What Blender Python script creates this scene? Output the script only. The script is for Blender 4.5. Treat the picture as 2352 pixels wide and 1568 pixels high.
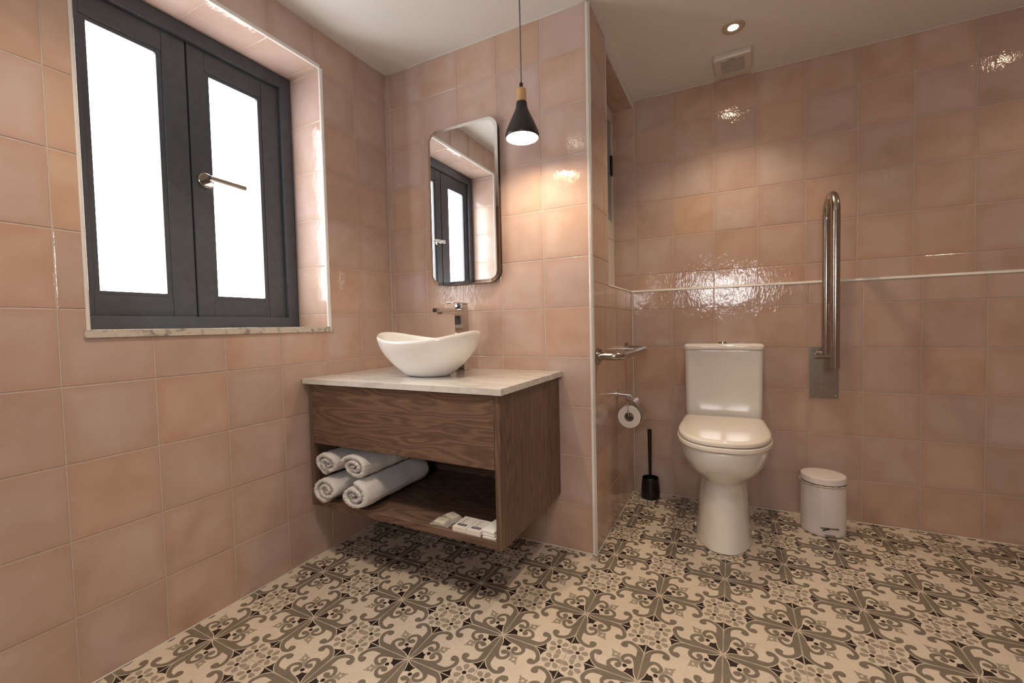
import bpy, bmesh, math, random
from mathutils import Vector, Matrix, geometry
random.seed(7)
for o in list(bpy.data.objects): bpy.data.objects.remove(o)
S = bpy.context.scene
COL = S.collection

# ------------------------------------------------------------------ camera
cam_d = bpy.data.cameras.new('camera'); cam = bpy.data.objects.new('camera', cam_d); COL.objects.link(cam)
cam_d.sensor_fit = 'HORIZONTAL'; cam_d.sensor_width = 36.0; cam_d.lens = 986.78 / 2352 * 36.0
cam_d.clip_start = 0.01
R_ = Vector((0.88957708, 0.45623866, -0.02233641)); U_ = Vector((0.00332381, 0.04243259, 0.9990938)); F_ = Vector((-0.45677301, 0.88884519, -0.03623061))
cam.matrix_world = Matrix(((R_.x, U_.x, -F_.x, 1.51755), (R_.y, U_.y, -F_.y, -1.64742), (R_.z, U_.z, -F_.z, 0.92517), (0, 0, 0, 1)))
S.camera = cam
# ------------------------------------------------------------------ world, view
W = bpy.data.worlds.new('world'); S.world = W; W.use_nodes = True
W.node_tree.nodes['Background'].inputs[0].default_value = (0.80, 0.88, 1.0, 1)
W.node_tree.nodes['Background'].inputs[1].default_value = 1.0
S.view_settings.view_transform = 'Standard'; S.view_settings.look = 'None'
S.view_settings.gamma = 1.0; S.view_settings.use_curve_mapping = False
S.view_settings.exposure = 0.12
# ------------------------------------------------------------------ light levels
PANE_L = 9.8          # frosted daylight panes
REAR_L = 23.0
SPOT_W = 36.0         # each ceiling downlight
BULB_L = 260.0
WARM = (1.0, 0.82, 0.61)

# ------------------------------------------------------------------ dimensions
T = 0.2; TH = 0.20035; ZA = 0.79422; ZC = 2.1638
XRET = 1.03; YL = 0.7536; YU = 0.8595; TYAW = 0.01926; XL = 1.2344; XU = 1.2321
LEDGE = 1.103; NICHE_Y = 0.255; NICHE_X = 0.90; SOFF = 2.128
XR = 3.35; YR = -2.60
WY0, WY1, WZ0, WZ1 = -1.140, -0.382, 0.940, 2.010
FS = 0.19621; FX = 1.09814; FY = -0.35502
G = 0.0030       # wall joint width
DEP = 0.0013     # joint depth

# ------------------------------------------------------------------ node helpers
def mat(name):
    m = bpy.data.materials.new(name); m.use_nodes = True
    nt = m.node_tree; b = nt.nodes['Principled BSDF']
    return m, nt, b
def N(nt, typ, **kw):
    n = nt.nodes.new(typ)
    for k, v in kw.items():
        if k.startswith('i_'): n.inputs[k[2:].replace('_', ' ')].default_value = v
        else: setattr(n, k, v)
    return n
def ramp(nt, src, stops, interp='LINEAR'):
    r = nt.nodes.new('ShaderNodeValToRGB'); r.color_ramp.interpolation = interp
    el = r.color_ramp.elements
    while len(el) > 1: el.remove(el[0])
    el[0].position = stops[0][0]; el[0].color = (*stops[0][1], 1)
    for p, c in stops[1:]:
        e = el.new(p); e.color = (*c, 1)
    nt.links.new(src, r.inputs[0]); return r.outputs[0]
def mix(nt, fac, a, b, mode='MIX'):
    m = nt.nodes.new('ShaderNodeMix'); m.data_type = 'RGBA'; m.blend_type = mode
    for sock, v in ((m.inputs[0], fac), (m.inputs[6], a), (m.inputs[7], b)):
        if isinstance(v, (int, float)): sock.default_value = v
        elif isinstance(v, tuple): sock.default_value = (*v, 1)
        else: nt.links.new(v, sock)
    return m.outputs[2]
def math_(nt, op, a, b=None):
    m = nt.nodes.new('ShaderNodeMath'); m.operation = op
    for s, v in ((m.inputs[0], a), (m.inputs[1], b)):
        if v is None: continue
        if isinstance(v, (int, float)): s.default_value = v
        else: nt.links.new(v, s)
    return m.outputs[0]
def coords(nt, scale=(1, 1, 1), rnd=True, kind='Object'):
    tc = nt.nodes.new('ShaderNodeTexCoord'); v = tc.outputs[kind]
    if rnd:
        oi = nt.nodes.new('ShaderNodeObjectInfo')
        a = nt.nodes.new('ShaderNodeVectorMath'); a.operation = 'ADD'
        s = nt.nodes.new('ShaderNodeVectorMath'); s.operation = 'SCALE'; s.inputs[0].default_value = (37.0, 53.0, 71.0)
        nt.links.new(oi.outputs['Random'], s.inputs['Scale']); nt.links.new(v, a.inputs[0]); nt.links.new(s.outputs[0], a.inputs[1]); v = a.outputs[0]
    mp = nt.nodes.new('ShaderNodeMapping'); mp.inputs['Scale'].default_value = scale
    nt.links.new(v, mp.inputs[0]); return mp.outputs[0]
def noise(nt, vec, scale, detail=3, rough=.5, dist=0.0):
    n = nt.nodes.new('ShaderNodeTexNoise'); n.inputs['Scale'].default_value = scale; n.inputs['Detail'].default_value = detail
    n.inputs['Roughness'].default_value = rough; n.inputs['Distortion'].default_value = dist
    nt.links.new(vec, n.inputs['Vector']); return n.outputs[0]
def bump(nt, b, h, strength, dist):
    n = nt.nodes.new('ShaderNodeBump'); n.inputs['Strength'].default_value = strength; n.inputs['Distance'].default_value = dist
    nt.links.new(h, n.inputs['Height']); nt.links.new(n.outputs[0], b.inputs['Normal'])
def plain(name, col, rough=.5, metal=0.0, coat=0.0, noise_amt=0.06, nscale=12, bumpd=0.0, bscale=60, sheen=0.0, aniso=None):
    m, nt, b = mat(name)
    v = coords(nt, rnd=False); f = noise(nt, v, nscale, 3)
    lo = tuple(c * (1 - noise_amt) for c in col); hi = tuple(min(1, c * (1 + noise_amt)) for c in col)
    nt.links.new(ramp(nt, f, [(.3, lo), (.7, hi)]), b.inputs['Base Color'])
    b.inputs['Roughness'].default_value = rough; b.inputs['Metallic'].default_value = metal; b.inputs['Coat Weight'].default_value = coat
    if sheen: b.inputs['Sheen Weight'].default_value = sheen
    if bumpd: bump(nt, b, noise(nt, v, bscale, 4), 1.0, bumpd)
    return m

# ------------------------------------------------------------------ materials
def wall_tile_mat():
    m, nt, b = mat('pink_glazed_tile')
    v = coords(nt); oi = nt.nodes.new('ShaderNodeObjectInfo')
    f1 = noise(nt, v, 5.0, 2, .5, .5); f2 = noise(nt, v, 16.0, 4, .6)
    c1 = ramp(nt, f1, [(.25, (.478, .325, .248)), (.45, (.540, .390, .318)), (.60, (.566, .430, .366)), (.78, (.612, .495, .434))])
    # each tile leans to peach or to rose
    c2 = mix(nt, 1.0, c1, ramp(nt, oi.outputs['Random'], [(0, (1.04, .95, .85)), (.33, (1.0, .96, .92)), (.66, (.98, .99, 1.03)), (1, (.92, .90, .93))]), 'MULTIPLY')
    c3 = mix(nt, .18, c2, ramp(nt, f2, [(.35, (.50, .350, .272)), (.65, (.61, .475, .40))]))
    # glaze thins at the tile rim: the biscuit shows through a little redder
    tc = nt.nodes.new('ShaderNodeTexCoord'); sx = nt.nodes.new('ShaderNodeSeparateXYZ'); nt.links.new(tc.outputs['Object'], sx.inputs[0])
    e = math_(nt, 'MAXIMUM', math_(nt, 'ABSOLUTE', sx.outputs[0]), math_(nt, 'ABSOLUTE', sx.outputs[1]))
    ed = math_(nt, 'MULTIPLY', ramp(nt, e, [(.070, (0, 0, 0)), (.0995, (1, 1, 1))]), math_(nt, 'MULTIPLY', f1, .75))
    c4 = mix(nt, ed, c3, (.47, .285, .215))
    nt.links.new(c4, b.inputs['Base Color'])
    b.inputs['Roughness'].default_value = .022; b.inputs['IOR'].default_value = 1.52
    vb = coords(nt, (1.0, .8, 1.0))
    h = math_(nt, 'ADD', math_(nt, 'MULTIPLY', noise(nt, vb, 13.0, 2, .5, .3), .8), math_(nt, 'MULTIPLY', noise(nt, coords(nt, (1.3, .55, 1.0)), 75.0, 3, .6, .5), .30))
    bump(nt, b, h, 1.0, .0021)
    return m
M = {}
M['tile'] = wall_tile_mat()
M['grout'] = plain('grout', (.53, .48, .42), .85, noise_amt=.10, nscale=40)
M['trim'] = plain('white_trim', (.80, .785, .76), .28, coat=.3, noise_amt=.03)
M['ceil'] = plain('ceiling_paint', (.78, .755, .72), .75, noise_amt=.02, nscale=3, bumpd=.0006, bscale=20)
M['plaster'] = plain('rose_plaster', (.46, .30, .23), .6, noise_amt=.10, nscale=6)
M['caulk'] = plain('caulk', (.62, .58, .53), .5, noise_amt=.05, nscale=30)
M['graphite'] = plain('graphite_metal', (.072, .083, .100), .38, noise_amt=.10, nscale=30, bumpd=.0001, bscale=300)
M['gasket'] = plain('black_gasket', (.008, .008, .01), .6)
M['steel'] = plain('brushed_steel', (.44, .41, .37), .20, 1.0, noise_amt=.08, nscale=60)
M['steel_plate'] = plain('brushed_plate', (.34, .305, .265), .34, 1.0, noise_amt=.08, nscale=60)
M['chrome'] = plain('chrome', (.66, .65, .63), .045, 1.0, noise_amt=.02)
M['ceramic'] = plain('white_ceramic', (.87, .855, .83), .06, coat=.4, noise_amt=.015)
M['toilet'] = plain('toilet_ceramic', (.85, .815, .765), .07, coat=.4, noise_amt=.02)
M['seat'] = plain('seat_plastic', (.86, .80, .72), .05, coat=.3, noise_amt=.015)
M['black_plastic'] = plain('black_plastic', (.010, .008, .008), .22, noise_amt=.2)
M['black_shade'] = plain('black_metal_shade', (.016, .014, .013), .38, noise_amt=.1)
M['shade_in'] = plain('white_lacquer', (.85, .82, .76), .5, noise_amt=.02)
M['beech'] = plain('beech_wood', (.58, .36, .17), .45, noise_amt=.12, nscale=30)
M['binwhite'] = plain('white_lacquered_steel', (.84, .785, .775), .16, coat=.4, noise_amt=.02)
M['film'] = None
M['card'] = plain('white_card', (.76, .71, .65), .6, noise_amt=.03)
M['ink'] = plain('black_ink', (.025, .02, .035), .6)
M['soap'] = plain('cream_soap', (.78, .70, .54), .45, noise_amt=.04)
M['cloth'] = plain('white_fabric', (.80, .78, .75), .85, noise_amt=.03, bumpd=.0006, bscale=300)
M['paper'] = plain('toilet_paper', (.80, .75, .69), .9, noise_amt=.04, nscale=60, bumpd=.0004, bscale=300)
M['cardboard'] = plain('cardboard', (.42, .36, .29), .9)
M['vent'] = plain('vent_plastic', (.66, .60, .54), .35, noise_amt=.03)
M['ventdark'] = plain('vent_slot', (.11, .095, .085), .7)
M['bezel'] = plain('satin_bezel', (.52, .46, .37), .4, .3, noise_amt=.05)
M['pvc'] = plain('white_pvc', (.74, .70, .66), .35, noise_amt=.03)
M['liner'] = plain('thin_liner_plastic', (.74, .64, .52), .3, noise_amt=.1, nscale=200)
M['bluegrey'] = plain('blue_grey_panel', (.30, .36, .40), .3, noise_amt=.05)
M['water'] = plain('drain_metal', (.6, .6, .6), .2, 1.0)
def film():
    m, nt, b = mat('clear_film')
    tr = nt.nodes.new('ShaderNodeBsdfTransparent'); mx = nt.nodes.new('ShaderNodeMixShader')
    tr.inputs[0].default_value = (.96, .96, .95, 1)
    f = noise(nt, coords(nt, rnd=False), 90, 2); b.inputs['Base Color'].default_value = (.8, .78, .74, 1); b.inputs['Roughness'].default_value = .15
    bump(nt, b, f, .6, .002)
    mx.inputs[0].default_value = .32
    nt.links.new(tr.outputs[0], mx.inputs[1]); nt.links.new(b.outputs[0], mx.inputs[2]); nt.links.new(mx.outputs[0], nt.nodes['Material Output'].inputs[0])
    return m
M['film'] = film()
def emit(name, col, s):
    m, nt, b = mat(name); b.inputs['Base Color'].default_value = (*col, 1); b.inputs['Roughness'].default_value = .6
    b.inputs['Emission Color'].default_value = (*col, 1); b.inputs['Emission Strength'].default_value = s; return m
M['pane'] = emit('frosted_daylight_glass', (.97, .985, 1.0), PANE_L)
M['pane_rear'] = emit('frosted_rear_glass', (.98, .985, 1.0), REAR_L)
M['bulb'] = emit('glowing_bulb', (1.0, .79, .55), BULB_L)
M['led'] = emit('led_lens', (1.0, .84, .60), 90.0)
def mirror():
    m, nt, b = mat('mirror_glass'); b.inputs['Metallic'].default_value = 1; b.inputs['Roughness'].default_value = .0
    f = noise(nt, coords(nt, rnd=False), 3, 2); nt.links.new(ramp(nt, f, [(0, (.86, .87, .86)), (1, (.88, .89, .88))]), b.inputs['Base Color']); return m
M['mirror'] = mirror()
def wood(name, axis):
    m, nt, b = mat(name)
    sc = {'x': (1.1, 3.0, 6.5), 'z': (9.0, 9.0, .55), 'y': (6.5, 1.1, 6.5)}[axis]
    fs = {'x': (3.0, 200, 260), 'z': (260, 200, 3.0), 'y': (260, 3.0, 260)}[axis]
    v = coords(nt, sc, rnd=False); vf = coords(nt, fs, rnd=False)
    n = noise(nt, v, 1.6, 2, .45, .25)
    rings = math_(nt, 'SINE', math_(nt, 'MULTIPLY', n, 120.0)); rings = math_(nt, 'ADD', math_(nt, 'MULTIPLY', rings, .5), .5)
    fine = noise(nt, vf, 1.0, 3, .6); tone = noise(nt, v, .9, 2)
    c = ramp(nt, rings, [(0, (.085, .050, .034)), (.4, (.140, .084, .057)), (1, (.205, .130, .090))])
    c = mix(nt, 1.0, c, ramp(nt, fine, [(.3, (.72, .70, .68)), (.7, (1.25, 1.25, 1.25))]), 'MULTIPLY')
    c = mix(nt, .40, c, mix(nt, tone, (.095, .064, .045), (.215, .118, .075)))
    nt.links.new(c, b.inputs['Base Color']); b.inputs['Roughness'].default_value = .46
    bump(nt, b, fine, .5, .0004); return m
M['wood_x'] = wood('walnut_grain_across', 'x'); M['wood_z'] = wood('walnut_grain_upright', 'z')
def marble(name, base, vein, amount):
    m, nt, b = mat(name); v = coords(nt, (1.4, 5, 5), rnd=False)
    f = noise(nt, v, 5.0, 7, .62, 1.2)
    c = ramp(nt, f, [(.36, vein), (.36 + amount, base), (.62, tuple(min(1, x * 1.06) for x in base)), (.72, tuple(x * .88 for x in base))])
    nt.links.new(c, b.inputs['Base Color']); b.inputs['Roughness'].default_value = .09; return m
M['marble'] = marble('white_marble', (.70, .675, .64), (.57, .545, .515), .14)
M['sill'] = marble('veined_marble', (.60, .545, .475), (.26, .235, .215), .13)
def towel():
    m, nt, b = mat('terry_towel'); v = coords(nt, rnd=False)
    f = noise(nt, v, 420, 2, .6); g = noise(nt, v, 30, 2)
    nt.links.new(mix(nt, .35, ramp(nt, f, [(.3, (.66, .64, .62)), (.7, (.86, .85, .84))]), ramp(nt, g, [(.3, (.74, .72, .70)), (.7, (.84, .83, .82))])), b.inputs['Base Color'])
    b.inputs['Roughness'].default_value = .95; b.inputs['Sheen Weight'].default_value = .35
    bump(nt, b, f, 1.0, .0022); return m
M['towel'] = towel()
def print_mat(name, col, var):
    m, nt, b = mat(name); v = coords(nt)
    f = noise(nt, v, 22, 5, .65); g = noise(nt, v, 180, 2)
    c = ramp(nt, f, [(.3, tuple(x * (1 - var) for x in col)), (.7, tuple(x * (1 + var) for x in col))])
    c = mix(nt, .12, c, ramp(nt, g, [(.3, tuple(x * .7 for x in col)), (.7, tuple(x * 1.3 for x in col))]))
    nt.links.new(c, b.inputs['Base Color']); b.inputs['Roughness'].default_value = .42; return m
M['f_cream'] = print_mat('floor_cream', (.660, .572, .470), .05)
M['f_grey'] = print_mat('floor_scroll_grey', (.190, .160, .122), .13)
M['f_light'] = print_mat('floor_petal_taupe', (.330, .280, .215), .09)
M['f_dark'] = print_mat('floor_black', (.022, .013, .010), .2)
M['f_joint'] = plain('floor_joint', (.40, .34, .27), .8)
def cord():
    m, nt, b = mat('braided_cord'); v = coords(nt, rnd=False)
    w = nt.nodes.new('ShaderNodeTexVoronoi'); w.inputs['Scale'].default_value = 500; nt.links.new(v, w.inputs['Vector'])
    nt.links.new(ramp(nt, w.outputs[0], [(.2, (.09, .09, .09)), (.7, (.30, .30, .30))]), b.inputs['Base Color']); b.inputs['Roughness'].default_value = .8; return m
M['cord'] = cord()

# ------------------------------------------------------------------ object helpers
def empty(name, loc=(0, 0, 0), rz=0.0):
    o = bpy.data.objects.new(name, None); COL.objects.link(o); o.location = loc; o.rotation_euler = (0, 0, rz); o.empty_display_size = .05
    return o
def tag(o, label=None, cat=None, group=None, kind=None):
    if label: o['label'] = label
    if cat: o['category'] = cat
    if group: o['group'] = group
    if kind: o['kind'] = kind
    return o
def finish(bm, name, ms, parent=None, smooth=False, auto=None):
    bmesh.ops.recalc_face_normals(bm, faces=bm.faces[:])
    me = bpy.data.meshes.new(name); bm.to_mesh(me); bm.free()
    if not isinstance(ms, (list, tuple)): ms = [ms]
    for k in ms: me.materials.append(M[k])
    if smooth:
        for p in me.polygons: p.use_smooth = True
        if auto:
            me.set_sharp_from_angle(angle=math.radians(auto))
    o = bpy.data.objects.new(name, me); COL.objects.link(o)
    if smooth and auto:
        wn = o.modifiers.new('weighted_normal', 'WEIGHTED_NORMAL'); wn.keep_sharp = True; wn.weight = 100; wn.mode = 'FACE_AREA'
    if parent: o.parent = parent
    return o
def box(bm, x0, x1, y0, y1, z0, z1, bev=0.0, seg=2):
    r = bmesh.ops.create_cube(bm, size=1.0)
    bmesh.ops.scale(bm, vec=(abs(x1 - x0), abs(y1 - y0), abs(z1 - z0)), verts=r['verts'])
    bmesh.ops.translate(bm, vec=((x0 + x1) / 2, (y0 + y1) / 2, (z0 + z1) / 2), verts=r['verts'])
    if bev:
        es = list({e for v in r['verts'] for e in v.link_edges})
        bmesh.ops.bevel(bm, geom=es, offset=bev, segments=seg, profile=.5, affect='EDGES')
def boxo(name, dims, m, parent=None, bev=0.0, seg=2):
    bm = bmesh.new(); box(bm, *dims, bev, seg); return finish(bm, name, m, parent, smooth=bool(bev), auto=40)
def tube(bm, pts, r, seg=12, cap=True):
    pts = [Vector(p) for p in pts]; rs = r if isinstance(r, (list, tuple)) else [r] * len(pts)
    rings = []; prev = None
    for i, p in enumerate(pts):
        if i == 0: t = pts[1] - p
        elif i == len(pts) - 1: t = p - pts[i - 1]
        else: t = (pts[i + 1] - p).normalized() + (p - pts[i - 1]).normalized()
        t.normalize()
        if prev is None:
            a = Vector((0, 0, 1)) if abs(t.z) < .9 else Vector((1, 0, 0)); n = t.cross(a).normalized()
        else:
            n = (prev - t * prev.dot(t)).normalized()
        prev = n; bn = t.cross(n)
        rings.append([bm.verts.new(p + (n * math.cos(2 * math.pi * k / seg) + bn * math.sin(2 * math.pi * k / seg)) * rs[i]) for k in range(seg)])
    for a, b in zip(rings, rings[1:]):
        for k in range(seg): bm.faces.new((a[k], a[(k + 1) % seg], b[(k + 1) % seg], b[k]))
    if cap:
        bm.faces.new(rings[0][::-1]); bm.faces.new(rings[-1])
    return rings
def lathe(bm, prof, seg=40, center=(0, 0, 0), sx=1.0, sy=1.0, close=False):
    cx, cy, cz = center; rings = []
    for r, z in prof:
        if r < 1e-6: rings.append([bm.verts.new((cx, cy, cz + z))])
        else: rings.append([bm.verts.new((cx + sx * r * math.cos(2 * math.pi * k / seg), cy + sy * r * math.sin(2 * math.pi * k / seg), cz + z)) for k in range(seg)])
    pairs = list(zip(rings, rings[1:]))
    if close: pairs.append((rings[-1], rings[0]))
    for a, b in pairs:
        for k in range(seg):
            k2 = (k + 1) % seg
            if len(a) == 1 and len(b) == 1: continue
            if len(a) == 1: bm.faces.new((a[0], b[k2], b[k]))
            elif len(b) == 1: bm.faces.new((a[k], a[k2], b[0]))
            else: bm.faces.new((a[k], a[k2], b[k2], b[k]))
def loft(bm, rings, cap0=True, cap1=True):
    vs = [[bm.verts.new(p) for p in r] for r in rings]; n = len(vs[0])
    for a, b in zip(vs, vs[1:]):
        for k in range(n): bm.faces.new((a[k], a[(k + 1) % n], b[(k + 1) % n], b[k]))
    if cap0: bm.faces.new(vs[0][::-1])
    if cap1: bm.faces.new(vs[-1])
def arc(cx, cy, r, a0, a1, n):
    return [(cx + r * math.cos(a0 + (a1 - a0) * i / n), cy + r * math.sin(a0 + (a1 - a0) * i / n)) for i in range(n + 1)]

# ------------------------------------------------------------------ wall tiles
tile_cache = {}
def tile_mesh(poly, bev=.0013):
    """poly in local (u,v) centred on the tile; front face at w=0, back at w=-DEP"""
    bm = bmesh.new()
    back = [bm.verts.new((p[0], p[1], -DEP)) for p in poly]
    n = len(poly); front = []
    for i in range(n):      # inset towards inside by offsetting both edges
        a = Vector(poly[i - 1]); p = Vector(poly[i]); c = Vector(poly[(i + 1) % n])
        d1 = (p - a).normalized(); d2 = (c - p).normalized()
        n1 = Vector((-d1.y, d1.x)); n2 = Vector((-d2.y, d2.x))
        q = p + (n1 + n2) * bev
        front.append(q)
    mid = [bm.verts.new((p[0], p[1], -DEP * .55)) for p in poly]
    fr = [bm.verts.new((q.x, q.y, 0)) for q in front]
    for a, b in ((back, mid), (mid, fr)):
        for i in range(n):
            bm.faces.new((a[i], a[(i + 1) % n], b[(i + 1) % n], b[i]))
    bm.faces.new(fr)
    me = bpy.data.meshes.new('wall_tile'); bm.normal_update(); bm.to_mesh(me); bm.free(); me.materials.append(M['tile'])
    return me
def put_tile(poly, org, ua, va, parent, name='wall_tile', wob=1.0):
    us = [p[0] for p in poly]; vs = [p[1] for p in poly]
    cu, cv = (min(us) + max(us)) / 2, (min(vs) + max(vs)) / 2
    loc = [(p[0] - cu, p[1] - cv) for p in poly]
    key = tuple(round(c, 4) for p in loc for c in p)
    if key not in tile_cache: tile_cache[key] = tile_mesh(loc)
    o = bpy.data.objects.new(name, tile_cache[key]); COL.objects.link(o)
    na = ua.cross(va)
    rot = Matrix((ua, va, na)).transposed().to_4x4()
    tilt = Matrix.Rotation(random.gauss(0, .0016) * wob, 4, 'X') @ Matrix.Rotation(random.gauss(0, .0016) * wob, 4, 'Y')
    o.matrix_world = Matrix.Translation(org + ua * cu + va * cv + na * random.uniform(-.0002, .0002)) @ rot @ tilt
    o.parent = parent
    return o
def lines(a, b, origin, pitch):
    k0 = math.floor((a - origin) / pitch) + 1; out = [a]
    while origin + k0 * pitch < b - 1e-6:
        x = origin + k0 * pitch
        if x - a > 1e-6: out.append(x)
        k0 += 1
    out.append(b); return out
def tile_area(parent, org, ua, va, ul, vl, hole=None, g=G, skip=None):
    for u0, u1 in zip(ul, ul[1:]):
        for v0, v1 in zip(vl, vl[1:]):
            a0, a1, b0, b1 = u0 + g / 2, u1 - g / 2, v0 + g / 2, v1 - g / 2
            if a1 - a0 < .004 or b1 - b0 < .004: continue
            if hole:
                h0, h1, k0, k1 = hole
                if a0 < h1 and a1 > h0 and b0 < k1 and b1 > k0:
                    iu = (h0 <= a0, h1 >= a1); iv = (k0 <= b0, k1 >= b1)
                    if all(iu) and all(iv): continue
                    if all(iu):
                        if iv[0]: b0 = k1
                        else: b1 = k0
                    elif all(iv):
                        if iu[0]: a0 = h1
                        else: a1 = h0
                    else:       # the hole takes one corner: an L shaped tile
                        cu = h1 if iu[0] else h0; cv = k1 if iv[0] else k0
                        if iu[0] and iv[0]: poly = [(cu, b0), (a1, b0), (a1, b1), (a0, b1), (a0, cv), (cu, cv)]
                        elif iu[0]: poly = [(a0, b0), (a1, b0), (a1, b1), (cu, b1), (cu, cv), (a0, cv)]
                        elif iv[0]: poly = [(a0, b0), (cu, b0), (cu, cv), (a1, cv), (a1, b1), (a0, b1)]
                        else: poly = [(a0, b0), (a1, b0), (a1, cv), (cu, cv), (cu, b1), (a0, b1)]
                        put_tile(poly, org, ua, va, parent); continue
                    if a1 - a0 < .004 or b1 - b0 < .004: continue
            put_tile([(a0, b0), (a1, b0), (a1, b1), (a0, b1)], org, ua, va, parent)
ZROWS = lines(0.0, ZC, ZA, TH)
X_, Y_, Z_ = Vector((1, 0, 0)), Vector((0, 1, 0)), Vector((0, 0, 1))
def struct(name, dims_list, m, parent=None):
    bm = bmesh.new()
    for d in dims_list: box(bm, *d)
    return tag(finish(bm, name, m, parent), kind='structure')

# ---- left wall with the window opening
wl = struct('wall_left', [(-.26, -DEP, YR, WY0 - DEP, 0, ZC), (-.26, -DEP, WY1 + DEP, .25, 0, ZC), (-.26, -DEP, WY0 - DEP, WY1 + DEP, 0, WZ0 - .0215), (-.26, -DEP, WY0 - DEP, WY1 + DEP, WZ1 + DEP, ZC)], 'grout')
# facing +x : u = +y , v = z  (u x v = +x)
tile_area(wl, Vector((0, 0, 0)), Y_, Z_, lines(YR, 0, -1.2038, T), ZROWS, hole=(WY0 - .004, WY1 + .004, WZ0 - .010, WZ1 + .004))
RVD = .188
zr = [WZ0] + [z for z in ZROWS if WZ0 < z < WZ1] + [WZ1]
yr = [WY0] + [y for y in lines(YR, 0, -1.2038, T) if WY0 < y < WY1] + [WY1]
# right reveal faces -y : u=+x, v=z -> u x v = -y
tile_area(wl, Vector((0, WY1, 0)), X_, Z_, [-RVD, -.006], zr)
# left reveal faces +y : u=-x
tile_area(wl, Vector((0, WY0, 0)), -X_, Z_, [.006, RVD], zr)
# head faces -z : u = y , v = x -> y x x = -z
tile_area(wl, Vector((0, 0, WZ1)), Y_, X_, yr, [-RVD, -.006])

# ---- vanity wall
wb = struct('wall_back', [(-DEP, XRET - DEP, DEP, NICHE_Y - DEP, 0, ZC)], 'grout')
tile_area(wb, Vector((0, 0, 0)), X_, Z_, lines(0, XRET - .010, .2246, T), ZROWS)
# ---- return wall beside the alcove
rot = Matrix.Rotation(TYAW, 3, 'Z'); UA = rot @ X_; NA = rot @ (-Y_)
def low(u, off=0.0): return Vector((XL, YL, 0)) + UA * u + NA * off
wret = struct('wall_return', [(.70, XRET - DEP, NICHE_Y - DEP, .752, 0, LEDGE - DEP), (.70, NICHE_X - DEP, NICHE_Y - DEP, .99, LEDGE - DEP, ZC), (NICHE_X - DEP, XRET - .008, NICHE_Y - DEP, .87, SOFF + DEP, ZC)], 'grout')
# faces +x : u=+y
tile_area(wret, Vector((XRET, 0, 0)), Y_, Z_, lines(.010, .749, -.012, T), [z for z in ZROWS if z < LEDGE] + [LEDGE - .010])
tile_area(wret, Vector((XRET, 0, 0)), Y_, Z_, lines(.010, NICHE_Y - .003, -.012, T), [LEDGE - .010] + [z for z in ZROWS if z > LEDGE])
tile_area(wret, Vector((0, 0, SOFF)), Y_, X_, [NICHE_Y, .35, .55, .75, .853], [NICHE_X + .002, XRET - .010])
tile_area(wret, Vector((0, 0, LEDGE)), X_, Y_, [NICHE_X + .002, XRET - .012], [NICHE_Y, .45, .65, .853])
# niche jamb faces +y
tile_area(wret, Vector((0, NICHE_Y, 0)), -X_, Z_, [-(XRET - .008), -NICHE_X], [LEDGE] + [z for z in ZROWS if LEDGE < z < SOFF] + [SOFF])

# ---- alcove walls (half height wall with ledge, recessed upper wall)
def slab(name, u0, u1, o0, o1, z0, z1, base):
    bm = bmesh.new(); box(bm, u0, u1, -o1, -o0, z0, z1)
    bmesh.ops.transform(bm, matrix=Matrix.Translation(base) @ Matrix.Rotation(TYAW, 4, 'Z'), verts=bm.verts[:])
    return tag(finish(bm, name, 'grout'), kind='structure')
base_l = Vector((XL, YL, 0)); base_u = Vector((XU, YU, 0))
wal = slab('wall_alcove', -.2045, XR - XL, -.20, -DEP, 0, LEDGE - DEP, base_l)
wup = slab('wall_upper', -.34, XR - XU, -.12, -DEP, LEDGE, ZC, base_u)
tile_area(wal, base_l, UA, Z_, lines(-.2035, XR - XL, 0.0, T), [z for z in ZROWS if z < LEDGE] + [LEDGE - .010])
tile_area(wup, base_u, UA, Z_, lines(-.332, XR - XU, 0.0, T), [LEDGE] + [z for z in ZROWS if z > LEDGE])
VA = rot @ Y_
tile_area(wal, base_l + Z_ * LEDGE, UA, VA, lines(-.2035, XR - XL, 0.0, T), [.011, .1045])

# ---- remaining shell: right wall, rear wall, ceiling
struct('wall_right', [(XR, XR + .12, YR, 1.0, 0, ZC)], 'plaster')
RX0, RX1, RZ0, RZ1 = 1.24, 1.86, 1.12, 1.56
struct('wall_rear', [(-.26, RX0, YR - .12, YR, 0, ZC), (RX1, XR + .12, YR - .12, YR, 0, ZC), (RX0, RX1, YR - .12, YR, 0, RZ0), (RX0, RX1, YR - .12, YR, RZ1, ZC)], 'plaster')
struct('ceiling', [(-.26, XR + .12, YR - .12, 1.02, ZC, ZC + .1)], 'ceil')

# ------------------------------------------------------------------ floor: printed cement tiles
def shift(p): return (p[0], p[1] + .026 * max(0, min(1, (p[0] - .08) / .25)))
def smooth_poly(pts, n=4, ang=62):
    out = []; m = len(pts); P = [Vector(p) for p in pts]
    sharp = []
    for i in range(m):
        a = (P[i] - P[i - 1]); b = (P[(i + 1) % m] - P[i])
        sharp.append(a.length < 1e-9 or b.length < 1e-9 or a.angle(b) > math.radians(ang))
    for i in range(m):
        p0, p1, p2, p3 = P[i - 1], P[i], P[(i + 1) % m], P[(i + 2) % m]
        if sharp[i]: p0 = p1
        if sharp[(i + 1) % m]: p3 = p2
        for k in range(n):
            t = k / n
            out.append(tuple(.5 * ((2 * p1) + (-p0 + p2) * t + (2 * p0 - 5 * p1 + 4 * p2 - p3) * t * t + (-p0 + 3 * p1 - 3 * p2 + p3) * t ** 3)))
    return out
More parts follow.
